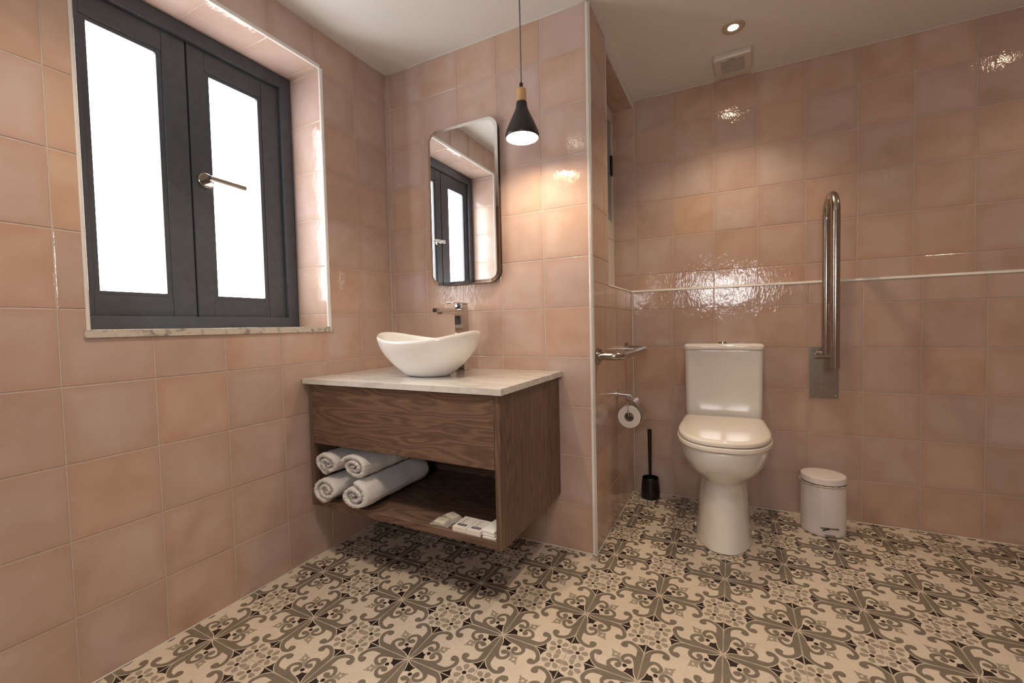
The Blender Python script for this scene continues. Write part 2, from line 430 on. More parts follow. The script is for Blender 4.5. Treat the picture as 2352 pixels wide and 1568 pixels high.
leaf = [(.020, .008), (.050, .024), (.089, .046), (.16, .066), (.266, .073), (.34, .092), (.378, .118), (.393, .150), (.377, .182), (.348, .203), (.318, .209), (.297, .192), (.311, .193), (.331, .172), (.334, .136), (.311, .107), (.281, .108), (.255, .136), (.247, .178), (.257, .216), (.29, .249), (.34, .260), (.388, .242), (.423, .211), (.446, .160), (.442, .110), (.423, .072),
        (.46, .070), (.51, .071), (.56, .077), (.602, .110), (.628, .157), (.637, .210), (.622, .226), (.601, .213), (.566, .217), (.545, .246), (.545, .284), (.573, .314), (.625, .309), (.667, .277), (.695, .220), (.694, .167), (.668, .107), (.623, .048), (.568, .006), (.526, -.014), (.40, -.018), (.30, -.018)]
leaf = [shift(p) for p in leaf] + [(.15, .0075), (.05, .007)]
blk = [(.545, .008), (.575, .020), (.628, .060), (.662, .104), (.676, .124), (.681, .090), (.694, .050), (.724, .008)]
kite = [(.036, .036), (.09, .063), (.155, .085), (.205, .092), (.183, .120), (.172, .172)]
kite = kite + [(q, p) for p, q in kite[-2:0:-1]]
fle = [(.232, .240), (.272, .288), (.295, .335), (.303, .372), (.290, .398), (.322, .410), (.340, .396), (.352, .413), (.376, .418), (.398, .414), (.412, .430), (.436, .436)]
fle = fle + [(q, p) for p, q in fle[::-1]]
def circ(cx, cy, r, n=16): return [(cx + r * math.cos(2 * math.pi * k / n), cy + r * math.sin(2 * math.pi * k / n)) for k in range(n)]
def petal(cx, cy, a):
    pr = [(.046, .004), (.060, .020), (.085, .034), (.110, .040), (.132, .035), (.147, .019), (.151, 0)]
    pr = pr + [(r, -w) for r, w in pr[-2::-1]]
    c, s = math.cos(a), math.sin(a)
    return [(cx + r * c - w * s, cy + r * s + w * c) for r, w in pr]
shapes = []      # (polygon, material slot, layer)
for inv in (0, 1):
    def I(ps): return [(1 - x, 1 - y) for x, y in ps] if inv else ps
    def Sw(ps): return [(y, x) for x, y in ps]
    lf = smooth_poly(leaf, 4)
    for f in (lambda q: q, Sw):
        shapes.append((I(f(lf)), 1, 1)); shapes.append((I(f(smooth_poly(blk, 3, 40))), 3, 1))
    shapes.append((I(smooth_poly(kite, 3, 50)), 3, 1))
    shapes.append((I(smooth_poly(fle, 3, 58)), 2, 1)); shapes.append((I(circ(.363, .363, .020)), 0, 2))
    shapes.append((I(circ(.205, .205, .031)), 3, 1))
    fc = (.858, .142)
    for k in range(6): shapes.append((I(smooth_poly(petal(*fc, math.radians(105 + 60 * k)), 2)), 2, 1))
    shapes.append((I(circ(*fc, .031)), 3, 1))
def floor_tile_mesh():
    bm = bmesh.new(); w = FS; g = .0007
    # body with a fine chamfer
    def V(x, y, z): return bm.verts.new(((x - .5) * w, (y - .5) * w, z))
    e = g / w; e2 = e + .0006 / w
    q0 = [V(*p, -.0015) for p in ((e, e), (1 - e, e), (1 - e, 1 - e), (e, 1 - e))]
    q1 = [V(*p, 0) for p in ((e2, e2), (1 - e2, e2), (1 - e2, 1 - e2), (e2, 1 - e2))]
    for k in range(4): bm.faces.new((q0[k], q0[(k + 1) % 4], q1[(k + 1) % 4], q1[k]))
    bm.faces.new(q1)
    for poly, mi, layer in shapes:
        p3 = [Vector((max(e2, min(1 - e2, x)), max(e2, min(1 - e2, y)), 0)) for x, y in poly]
        vs = [V(p.x, p.y, .00012 * layer) for p in p3]
        for t in geometry.tessellate_polygon([p3]):
            a, b, c = (p3[i] for i in t)
            if abs((b - a).cross(c - a).z) < 1e-9: continue
            if (b - a).cross(c - a).z < 0: t = t[::-1]
            try:
                f = bm.faces.new([vs[i] for i in t]); f.material_index = mi
            except ValueError: pass
    me = bpy.data.meshes.new('floor_tile'); bm.normal_update(); bm.to_mesh(me); bm.free()
    for k in ('f_cream', 'f_grey', 'f_light', 'f_dark'): me.materials.append(M[k])
    return me
fl = struct('floor', [(-.26, XR + .12, YR - .12, 1.0, -.10, -.0015)], 'f_joint')
ftm = floor_tile_mesh()
i0 = math.floor((0 - FX) / FS); i1 = math.ceil((3.0 - FX) / FS)
for i in range(i0, i1):
    for j in range(-6, 8):
        cx = FX + (i + .5) * FS; cy = FY - (j - .5) * FS      # cell between j and j-1
        if cx - FS / 2 > 3.1: continue
        if cx < XRET - .1 and cy - FS / 2 > .02: continue
        if cy - FS / 2 > .79: continue
        o = bpy.data.objects.new('floor_tile', ftm); COL.objects.link(o); o.parent = fl
        # corner (i, j) towards the camera-left; star at even corners
        o.location = (cx, cy, 0)
        o.rotation_euler = (0, 0, 0 if (i + j) % 2 == 0 else math.pi / 2)
# rest of the floor towards the room's rear, in plain cement
boxo_ = boxo('floor_rear', (0, XR, YR, FY - 7.5 * FS + FS, -.0015, -.0002), 'f_cream'); boxo_.parent = fl

# ------------------------------------------------------------------ trims
def trim(name, a, b, r, ax1, ax2):
    """quarter-round bead running from a to b; ax1/ax2 point out of the two wall faces"""
    a, b = Vector(a), Vector(b); ax1, ax2 = Vector(ax1), Vector(ax2)
    c = -(ax1 + ax2) * r
    prof = [-(ax1) * r * 1.0 - ax2 * r, ] ; pr = []
    for k in range(7):
        t = k / 6 * math.pi / 2; pr.append(c + ax1 * r * math.cos(t) + ax2 * r * math.sin(t))
    pr.append(c)
    bm = bmesh.new(); loft(bm, [[a + p for p in pr], [b + p for p in pr]])
    return tag(finish(bm, name, 'trim', smooth=True, auto=35), kind='structure')
tr_r = .0125
trim('trim_1', (.002, WY1 - .001, WZ0), (.002, WY1 - .001, WZ1), .0115, (1, 0, 0), (0, -1, 0))
trim('trim_2', (.002, WY0 + .001, WZ0), (.002, WY0 + .001, WZ1), .0115, (1, 0, 0), (0, 1, 0))
trim('trim_3', (.002, WY0, WZ1 - .001), (.002, WY1, WZ1 - .001), .0115, (1, 0, 0), (0, 0, -1))
trim('trim_4', (XRET + .002, -.002, 0), (XRET + .002, -.002, ZC), .0145, (1, 0, 0), (0, -1, 0))
p0 = low(-.2040, .002); p1 = low(XR - XL, .002)
trim('trim_5', (p0.x, p0.y, LEDGE + .001), (p1.x, p1.y, LEDGE + .001), .0115, tuple(NA), (0, 0, 1))
trim('trim_6', (XRET + .002, NICHE_Y, LEDGE + .001), (XRET + .002, .750, LEDGE + .001), .0115, (1, 0, 0), (0, 0, 1))
trim('trim_7', (XRET + .001, NICHE_Y + .001, LEDGE), (XRET + .001, NICHE_Y + .001, ZC), .005, (1, 0, 0), (0, 1, 0))
tag(boxo('trim_8', (XRET - .010, XRET + .002, NICHE_Y, .856, SOFF, ZC), 'trim', None, .002), kind='structure')
# caulk lines
def caulk(name, a, b, r=.0035):
    bm = bmesh.new(); n = 24; a, b = Vector(a), Vector(b)
    tube(bm, [a.lerp(b, k / n) for k in range(n + 1)], [r * random.uniform(.75, 1.2) for _ in range(n + 1)], 8)
    return tag(finish(bm, name, 'caulk', smooth=True), kind='structure')
caulk('trim_9', (0, YR, ZC), (0, 0, ZC)); caulk('trim_10', (0, 0, ZC), (XRET, 0, ZC), .005)
q0 = base_u + UA * -.19; q1 = base_u + UA * (XR - XU)
caulk('trim_11', (q0.x, q0.y, ZC), (q1.x, q1.y, ZC)); caulk('trim_12', (0, 0, 0), (0, 0, ZC), .0014)
caulk('trim_13', (0, YR, 0), (0, 0, 0), .003); caulk('trim_14', (0, 0, 0), (XRET, 0, 0), .004)
caulk('trim_15', (XRET, 0, 0), (XRET, .75, 0), .003); caulk('trim_16', (XRET, .75, 0), (XRET, .75, LEDGE), .003)
q0 = low(-.2, 0); q1 = low(XR - XL, 0); caulk('trim_17', (q0.x, q0.y, 0), (q1.x, q1.y, 0), .003)

# ------------------------------------------------------------------ window 1 (graphite, two sashes)
win = tag(empty('window_1', (-.19, -.78, WZ0)), kind='structure')
def wbox(name, x0, x1, y0, y1, z0, z1, m, parent, bev=.002):
    bm = bmesh.new(); box(bm, x0, x1, y0, y1, z0, z1, bev)
    o = finish(bm, name, m, parent, smooth=True, auto=40)
    bm2 = None
    return o
def local(o, root):      # geometry was written in world coordinates
    o.matrix_parent_inverse = root.matrix_world.inverted(); return o
bpy.context.view_layer.update()
FXF = -.188; FBK = -.235
YO0, YO1 = WY0 + .001, WY1 - .001
for nm, d in (('frame_jamb', (FBK, FXF, YO0, YO0 + .045, WZ0 + .001, WZ1 - .001)), ('frame_jamb', (FBK, FXF, YO1 - .048, YO1, WZ0 + .001, WZ1 - .001)),
              ('frame_rail', (FBK, FXF, YO0 + .045, YO1 - .048, WZ1 - .052, WZ1 - .001)), ('frame_rail', (FBK, FXF + .006, YO0 + .045, YO1 - .048, WZ0 + .001, WZ0 + .043))):
    local(wbox(nm, *d, 'graphite', win), win)
SX = -.205            # face of the sashes, set back in the frame
def sash(y0, y1, g0, g1, handle):
    s = bpy.data.objects.new('sash', None); COL.objects.link(s); s.parent = win; s.location = (0, 0, 0)
    z0, z1 = WZ0 + .043, WZ1 - .052; gz0, gz1 = 1.062, 1.872
    b0, b1, c0, c1 = g0 - .016, g1 + .016, gz0 - .014, gz1 + .014
    P = []
    P.append(wbox('stile', FBK, SX, y0, b0, z0, z1, 'graphite', s)); P.append(wbox('stile', FBK, SX, b1, y1, z0, z1, 'graphite', s))
    P.append(wbox('rail', FBK, SX - .0008, b0, b1, z0, c0, 'graphite', s)); P.append(wbox('rail', FBK, SX - .0008, b0, b1, c1, z1, 'graphite', s))
    for d in ((b0, g0, c0, c1), (g1, b1, c0, c1)): P.append(wbox('glazing_bead', FBK + .012, SX - .004, d[0], d[1], d[2], d[3], 'graphite', s, .0008))
    for d in ((g0, g1, c0, gz0), (g0, g1, gz1, c1)): P.append(wbox('glazing_bead', FBK + .012, SX - .005, d[0], d[1], d[2], d[3], 'graphite', s, .0008))
    P.append(wbox('pane', FBK + .002, FBK + .010, g0 - .006, g1 + .006, gz0 - .006, gz1 + .006, 'pane', s, 0))
    for o in P: o.matrix_parent_inverse = win.matrix_world.inverted()
    return s
sash(YO0 + .045, -.781, -1.045, -.868, False)
sR = sash(-.775, YO1 - .048, -.703, -.520, True)
local(wbox('gasket', FBK, SX - .006, -.781, -.775, WZ0 + .043, WZ1 - .052, 'gasket', win, 0), win)
# lever handle on the right sash
hy, hz = -.733, 1.482
bm = bmesh.new()
tube(bm, [(SX, hy, hz), (SX + .008, hy, hz), (SX + .0095, hy, hz)], [.027, .027, .025], 32)
rose = finish(bm, 'handle_rose', 'steel', sR, True, 35); rose.matrix_parent_inverse = win.matrix_world.inverted()
bm = bmesh.new()
tube(bm, [(SX + .008, hy, hz), (SX + .046, hy, hz)], .0105, 20)
tube(bm, [(SX + .046, hy - .0095, hz + .0005), (SX + .046, hy + .118, hz - .004)], .0098, 20)
lev = finish(bm, 'handle_lever', 'steel', sR, True, 35); lev.matrix_parent_inverse = win.matrix_world.inverted()
# marble sill
sl = boxo('window_sill', (-.235, .006, WY0 - .016, WY1 + .016, WZ0 - .022, WZ0), 'sill', None, .0015)
sl.parent = win; local(sl, win)
# ---- window 2, in the end of the niche
w2 = tag(empty('window_2', (NICHE_X, .70, LEDGE)), kind='structure'); bpy.context.view_layer.update()
for nm, d, m in (('frame_jamb', (NICHE_X - .001, NICHE_X + .012, .822, .852, LEDGE + .002, SOFF - .002), 'pvc'), ('frame_jamb', (NICHE_X - .001, NICHE_X + .012, .262, .30, LEDGE + .002, SOFF - .002), 'pvc'),
                 ('transom', (NICHE_X - .001, NICHE_X + .012, .30, .822, 1.40, 1.50), 'pvc'), ('frame_rail', (NICHE_X - .001, NICHE_X + .012, .30, .822, 2.06, SOFF - .002), 'pvc'),
                 ('pane', (NICHE_X - .001, NICHE_X + .006, .30, .822, 1.50, 2.06), 'bluegrey'), ('panel', (NICHE_X - .001, NICHE_X + .009, .30, .822, LEDGE + .002, 1.40), 'pvc'),
                 ('hinge', (NICHE_X + .006, NICHE_X + .018, .795, .822, 1.76, 1.87), 'black_plastic')):
    local(wbox(nm, *d, m, w2, .0015), w2)
# ---- window 3 behind the camera
w3 = tag(empty('window_3', (RX0, YR, RZ0)), kind='structure'); bpy.context.view_layer.update()
for nm, d, m in (('frame_jamb', (RX0, RX0 + .05, YR - .09, YR - .04, RZ0, RZ1), 'graphite'), ('frame_jamb', (RX1 - .05, RX1, YR - .09, YR - .04, RZ0, RZ1), 'graphite'),
                 ('frame_rail', (RX0 + .05, RX1 - .05, YR - .09, YR - .04, RZ0, RZ0 + .05), 'graphite'), ('frame_rail', (RX0 + .05, RX1 - .05, YR - .09, YR - .04, RZ1 - .05, RZ1), 'graphite'),
                 ('mullion', ((RX0 + RX1) / 2 - .03, (RX0 + RX1) / 2 + .03, YR - .09, YR - .04, RZ0 + .05, RZ1 - .05), 'graphite'),
                 ('pane', (RX0 + .05, (RX0 + RX1) / 2 - .03, YR - .075, YR - .065, RZ0 + .05, RZ1 - .05), 'pane_rear'), ('pane', ((RX0 + RX1) / 2 + .03, RX1 - .05, YR - .075, YR - .065, RZ0 + .05, RZ1 - .05), 'pane_rear')):
    local(wbox(nm, *d, m, w3, 0), w3)

# ------------------------------------------------------------------ vanity
CX0, CX1, CYF, CZ0, CZ1 = .020, .884, -.510, .229, .7145
van = tag(empty('vanity_cabinet', (.45, -.002, CZ0)), 'dark walnut wall-hung vanity cabinet with one drawer over an open shelf', 'cabinet')
bpy.context.view_layer.update()
for nm, d, m in (('side_panel', (CX0, CX0 + .018, CYF, -.003, CZ0, CZ1), 'wood_z'), ('side_panel', (CX1 - .020, CX1, CYF, -.003, CZ0, CZ1), 'wood_z'),
                 ('bottom_shelf', (CX0 + .018, CX1 - .020, CYF + .001, -.018, CZ0 + .002, CZ0 + .027), 'wood_x'), ('back_panel', (CX0 + .018, CX1 - .020, -.018, -.003, CZ0 + .002, CZ1), 'wood_x'),
                 ('drawer_front', (CX0 + .0195, CX1 - .0215, CYF + .0005, CYF + .0195, .480, CZ1 - .004), 'wood_x'), ('drawer_floor', (CX0 + .018, CX1 - .020, CYF + .020, -.018, .484, .496), 'wood_x')):
    bm = bmesh.new(); box(bm, *d, .0008, 1); local(finish(bm, nm, m, van, True, 40), van)
cnt = boxo('countertop', (.004, .899, -.524, -.002, .715, .7365), 'marble', None, .0015)
tag(cnt, 'white veined marble countertop slab lying on the walnut vanity', 'countertop')
CT = .7365

# ---- basin (boat shaped vessel)
def basin():
    bm = bmesh.new(); cx, cy = .445, -.285; n = 72
    a_, b_ = .222, .165
    def rim(t): return .138 + .034 * (math.cos(t) ** 2) ** 1.15
    def ringp(s, t, inner):
        # s 0 at foot .. 1 at rim
        H = rim(t); z = H * s
        k = .40 + .60 * math.sin(s * math.pi / 2) ** .92 if s > 0 else .40
        sx, sy = a_ * k, b_ * (k * .97 + .03)
        if inner: sx, sy = max(.02, sx - .009), max(.02, sy - .009)
        return (cx + sx * math.cos(t), cy + sy * math.sin(t), CT + .0005 + z)
    rings = []
    ts = [2 * math.pi * k / n for k in range(n)]
    rings.append([(cx + a_ * .38 * math.cos(t), cy + b_ * .39 * math.sin(t), CT + .0005) for t in ts])
    for s in (.0, .03, .08, .15, .25, .36, .48, .6, .72, .84, .93, .98): rings.append([ringp(s, t, False) if s > 0 else (cx + a_ * .40 * math.cos(t), cy + b_ * .415 * math.sin(t), CT + .002) for t in ts])
    rings.append([tuple((Vector(ringp(1, t, False)) * .5 + Vector(ringp(1, t, True)) * .5) + Vector((0, 0, .002))) for t in ts])
    for s in (.97, .9, .8, .66, .5, .34, .22): rings.append([ringp(s, t, True) for t in ts])
    rings.append([(cx + a_ * .42 * math.cos(t), cy + b_ * .42 * math.sin(t), CT + .018) for t in ts])
    rings.append([(cx + .03 * math.cos(t), cy + .03 * math.sin(t), CT + .015) for t in ts])
    loft(bm, rings)
    root = tag(empty('vessel_basin', (cx, cy, CT)), 'white glossy boat-shaped vessel basin standing on the marble countertop', 'basin'); bpy.context.view_layer.update()
    local(finish(bm, 'bowl', 'ceramic', root, True, 60), root)
    bm = bmesh.new(); lathe(bm, [(0, .020), (.018, .020), (.021, .017), (.021, .0155)], 24, (cx, cy, CT)); local(finish(bm, 'drain_cap', 'chrome', root, True, 40), root)
basin()
# ---- faucet
def faucet():
    fx, fy = .478, -.095
    root = tag(empty('faucet', (fx, fy, CT)), 'tall square chrome mixer tap with flat lever behind the basin', 'faucet'); bpy.context.view_layer.update()
    def p(nm, d, bev=.002): local(boxo(nm, d, 'chrome', root, bev), root)
    p('base_plate', (fx - .0265, fx + .0265, fy - .0265, fy + .0265, CT, CT + .005), .0015)
    p('column', (fx - .022, fx + .022, fy - .022, fy + .022, CT + .005, .998))
    bm = bmesh.new()
    ys = [(fy - .018, .972, .9985), (fy - .10, .979, 1.0005), (fy - .172, .986, 1.0015)]
    loft(bm, [[(fx - .021, y, z0), (fx + .021, y, z0), (fx + .021, y, z1), (fx - .021, y, z1)] for y, z0, z1 in ys]); local(finish(bm, 'spout', 'chrome', root), root)
    bm = bmesh.new(); tube(bm, [(fx, fy - .152, .986), (fx, fy - .152, .978)], .0115, 20); local(finish(bm, 'aerator', 'chrome', root, True, 40), root)
    p('handle_block', (fx - .020, fx + .020, fy - .018, fy + .022, 1.000, 1.0235), .003)
    p('lever', (fx - .021, fx + .021, fy - .085, fy + .0225, 1.0235, 1.0285), .0012)
faucet()
# ---- mirror
def rrect(x0, x1, z0, z1, r, n=10):
    return arc(x1 - r, z1 - r, r, 0, math.pi / 2, n) + arc(x0 + r, z1 - r, r, math.pi / 2, math.pi, n) + arc(x0 + r, z0 + r, r, math.pi, 1.5 * math.pi, n) + arc(x1 - r, z0 + r, r, 1.5 * math.pi, 2 * math.pi, n)
def mirror_obj():
    x0, x1, z0, z1, r = .272, .637, 1.117, 1.818, .052
    root = tag(empty('wall_mirror', (.455, 0, z0)), 'tall mirror with rounded corners hanging on the pink tiles over the basin', 'mirror'); bpy.context.view_layer.update()
    bm = bmesh.new(); i = .004
    a = rrect(x0 + i, x1 - i, z0 + i, z1 - i, r - i); loft(bm, [[(x, -.001, z) for x, z in a], [(x, -.026, z) for x, z in a]]); local(finish(bm, 'backing', 'black_plastic', root, True, 40), root)
    bm = bmesh.new(); a = rrect(x0, x1, z0, z1, r); bw = .014
    b = rrect(x0 + bw, x1 - bw, z0 + bw, z1 - bw, r - bw)
    loft(bm, [[(x, -.0265, z) for x, z in a], [(x, -.0285, z) for x, z in a], [(x, -.0305, z) for x, z in b]]); local(finish(bm, 'glass', 'mirror', root), root)
mirror_obj()
# ---- pendant
def pendant():
    px, py = .8465, -.225; z0 = 1.598
    root = tag(empty('pendant_lamp', (px, py, ZC)), 'black cone pendant lamp with beech neck hanging on a grey cord', 'lamp'); bpy.context.view_layer.update()
    def add(nm, prof, m, close=False, seg=48):
        bm = bmesh.new(); lathe(bm, prof, seg, (px, py, 0), close=close); local(finish(bm, nm, m, root, True, 50), root)
    add('shade', [(.0580, z0), (.0605, z0 + .004), (.0612, z0 + .010), (.0590, z0 + .022), (.0470, z0 + .050), (.0330, z0 + .080), (.0240, z0 + .100), (.0205, z0 + .112), (.0190, z0 + .126), (.0182, z0 + .128), (.0165, z0 + .126), (.0215, z0 + .100), (.0305, z0 + .080), (.0445, z0 + .050), (.0560, z0 + .022), (.0582, z0 + .010)], 'black_shade', True)
    add('shade_lining', [(.0572, z0 + .002), (.0575, z0 + .010), (.0552, z0 + .022), (.0437, z0 + .050), (.0297, z0 + .080), (.0207, z0 + .100), (.0, z0 + .104)], 'shade_in')
    add('wooden_neck', [(0, z0 + .1275), (.0180, z0 + .1275), (.0165, z0 + .168), (.0155, z0 + .173), (.0130, z0 + .176), (0, z0 + .176)], 'beech')
    add('cord_grip', [(0, z0 + .176), (.0065, z0 + .176), (.0065, z0 + .192), (.0055, z0 + .195), (0, z0 + .195)], 'black_plastic', seg=24)
    add('bulb', [(0, z0 + .006), (.016, z0 + .009), (.026, z0 + .018), (.030, z0 + .030), (.026, z0 + .046), (.016, z0 + .062), (.012, z0 + .085), (0, z0 + .085)], 'bulb', seg=32)
    bm = bmesh.new(); tube(bm, [(px, py, z0 + .194), (px, py, ZC - .025)], .0029, 10); local(finish(bm, 'cord', 'cord', root, True), root)
    add('ceiling_rose', [(0, ZC - .030), (.010, ZC - .028), (.045, ZC - .022), (.047, ZC - .001), (0, ZC - .001)], 'black_shade')
pendant()

# ------------------------------------------------------------------ towels and toiletries on the open shelf
SH = CZ0 + .027
def towel_roll(cx, cz, rx, rz, y0, y1, turns, ph, label, seed, flip=1):
    rnd = random.Random(seed); n = 150; L = 26; th = .0150
    ths = [2 * math.pi * turns * k / n for k in range(n + 1)]
    tot = ths[-1]
    def sp(t, off):
        rr = .12 + .88 * (t / tot); a = ph + flip * t
        k = .75 * math.sin(2 * a + seed) * .05 + .03 * math.sin(3 * a + seed * 2)
        rr = rr * (1 + k * rr)
        # offset inward along radius
        rad = Vector((rr * rx * math.cos(a), rr * rz * math.sin(a)))
        d = rad.normalized() if rad.length > 1e-6 else Vector((1, 0))
        return rad - d * off
    prof = [sp(t, 0) for t in ths] + [sp(t, th * (.55 + .45 * min(1, t / tot * 2))) for t in reversed(ths)]
    bm = bmesh.new(); rings = []
    ys = [y0 + .006 * (1 - math.cos(min(1, k / 2) * math.pi / 2)) * 0 + (y1 - y0) * k / L for k in range(L + 1)]
    for k, y in enumerate(ys):
        e = min(k, L - k); sc = 1 - (.05 if e == 0 else .015 if e == 1 else 0)
        wob = .002 * math.sin(k * .7 + seed); ring = []
        for i, p in enumerate(prof):
            j = .0009
            ring.append((cx + p.x * sc + wob + rnd.gauss(0, j), y + rnd.gauss(0, j) + (0.004 * math.sin(i * .11 + seed) if e == 0 else 0), max(SH + .001, cz + p.y * sc + rnd.gauss(0, j))))
        rings.append(ring)
    vs = [[bm.verts.new(p) for p in r] for r in rings]; m = len(prof)
    for a, b in zip(vs, vs[1:]):
        for k in range(m): bm.faces.new((a[k], a[(k + 1) % m], b[(k + 1) % m], b[k]))
    for r in (vs[0], vs[-1]):           # end strips between outer and inner side of the cloth
        for k in range(n):
            bm.faces.new((r[k], r[k + 1], r[m - 2 - k], r[m - 1 - k]))
    o = finish(bm, 'rolled_towel', 'towel', None, True)
    return tag(o, label, 'towel', 'rolled towels stacked on the vanity shelf')
towel_roll(.118, SH + .052, .074, .052, -.528, -.235, 2.4, 2.2, 'white rolled terry towel at the bottom of the pile beside the left cabinet side', 1)
towel_roll(.272, SH + .053, .080, .053, -.530, -.165, 2.2, .3, 'white rolled terry towel at the bottom right of the pile, the longest one', 5)
towel_roll(.115, SH + .150, .068, .050, -.512, -.225, 2.3, 2.6, 'white rolled terry towel at the upper left of the pile', 3)
towel_roll(.258, SH + .153, .072, .051, -.514, -.235, 2.3, .9, 'white rolled terry towel at the upper right of the pile, tucked under the drawer', 9)
def text_mesh(s, size, parent, m, mw):
    cu = bpy.data.curves.new('print', 'FONT'); cu.body = s; cu.size = size; cu.extrude = .00005; cu.align_x = 'CENTER'; cu.align_y = 'CENTER'
    t = bpy.data.objects.new('tmp', cu); COL.objects.link(t); bpy.context.view_layer.update()
    me = bpy.data.meshes.new_from_object(t.evaluated_get(bpy.context.evaluated_depsgraph_get())); bpy.data.objects.remove(t)
    me.materials.clear(); me.materials.append(M[m]); o = bpy.data.objects.new('print', me); COL.objects.link(o)
    o.parent = parent; o.matrix_local = mw; return o
def cap_box(x0, label, dy):
    w, d, h = .0535, .080, .0165
    root = tag(empty('shower_cap_box', (x0 + w / 2, -.466 + dy, SH)), label, 'box', 'shower cap boxes on the vanity shelf')
    boxo('carton', (-w / 2, w / 2, -d / 2, d / 2, .0004, h), 'card', root, .0008)
    boxo('logo_patch', (-.0175, .0165, -.026, -.013, h, h + .0002), 'ink', root)
    text_mesh('FRIENDS', .0075, root, 'card', Matrix.Translation((-.0005, -.0195, h + .0003)))
    text_mesh('Shower Cap', .0075, root, 'ink', Matrix.Translation((-.010, .010, h + .0002)) @ Matrix.Rotation(math.pi / 2, 4, 'Z'))
    boxo('rule', (-.0030, -.0026, -.010, .030, h, h + .0002), 'ink', root)
cap_box(.6945, 'white shower cap carton next to the wrapped soaps', 0)
cap_box(.7495, 'white shower cap carton half under the folded white bags', -.001)
def soap(x, y, rz, label, rnd_):
    root = tag(empty('wrapped_soap', (x, y, SH), rz), label, 'soap', 'wrapped soaps on the vanity shelf')
    bm = bmesh.new(); box(bm, -.022, .022, -.016, .016, .0014, .0135, .0035, 3); finish(bm, 'soap_bar', 'soap', root, True, 60)
    text_mesh('FRIENDS', .0065, root, 'ink', Matrix.Translation((0, .002, .01372)))
    bm = bmesh.new(); rr = random.Random(rnd_); nx = 12; ny = 8; top = []
    prof = [(-.036, .004), (-.030, .007), (-.024, .0128), (-.016, .0152), (0, .0150), (.016, .0152), (.024, .0128), (.030, .006), (.037, .003)]
    rings = []
    for xx, hh in prof:
        wv = .019 if abs(xx) < .026 else .022
        rings.append([(xx, -wv, .0006), (xx, -wv * .96, hh * .9 + rr.uniform(-.0005, .0008)), (xx, 0, hh + rr.uniform(0, .0008)), (xx, wv * .96, hh * .9 + rr.uniform(-.0005, .0008)), (xx, wv, .0006)])
    loft(bm, rings); finish(bm, 'wrapper', 'film', root, True, 60)
soap(.632, -.478, math.radians(2), 'cream soap bar in clear wrapper at the shelf front, lying flat', 3)
soap(.641, -.430, math.radians(-22), 'cream soap bar in clear wrapper lying askew behind the front one', 8)
def bags():
    for k, (dx, dy, z0, h, rz) in enumerate(((0, 0, 0, .0075, .02), (-.002, .002, .0078, .0075, -.03), (-.003, .004, .0156, .010, -.06))):
        root = (.832 + dx, -.462 + dy, SH + z0)
        bm = bmesh.new(); w, d = .024, .042
        nu, nv = 10, 14; rr = random.Random(k + 2)
        topv = []
        for s in (0, 1):
            g = []
            for i in range(nu + 1):
                row = []
                for j in range(nv + 1):
                    u, v = i / nu * 2 - 1, j / nv * 2 - 1
                    edge = max(abs(u), abs(v)); zz = (h * (1 - .35 * edge ** 6) if s else .0003)
                    if s: zz += .0008 * math.sin(3 * u + 4 * v + k) * (1 - edge)
                    row.append(bm.verts.new((u * w, v * d, zz)))
                g.append(row)
            topv.append(g)
        b, t = topv
        for i in range(nu):
            for j in range(nv):
                bm.faces.new((t[i][j], t[i + 1][j], t[i + 1][j + 1], t[i][j + 1])); bm.faces.new((b[i][j], b[i][j + 1], b[i + 1][j + 1], b[i + 1][j]))
        for i in range(nu):
            bm.faces.new((b[i][0], b[i + 1][0], t[i + 1][0], t[i][0])); bm.faces.new((t[i][nv], t[i + 1][nv], b[i + 1][nv], b[i][nv]))
        for j in range(nv):
            bm.faces.new((t[0][j], t[0][j + 1], b[0][j + 1], b[0][j])); bm.faces.new((b[nu][j], b[nu][j + 1], t[nu][j + 1], t[nu][j]))
        o = finish(bm, 'folded_bag', 'cloth', None, True, 50); o.location = root; o.rotation_euler = (0, 0, rz)
        tag(o, ['folded white bag at the bottom of the pile against the right cabinet side', 'folded white bag in the middle of the pile against the right cabinet side', 'folded white bag on top of the pile against the right cabinet side'][k], 'bag', 'folded white bags on the vanity shelf')
bags()

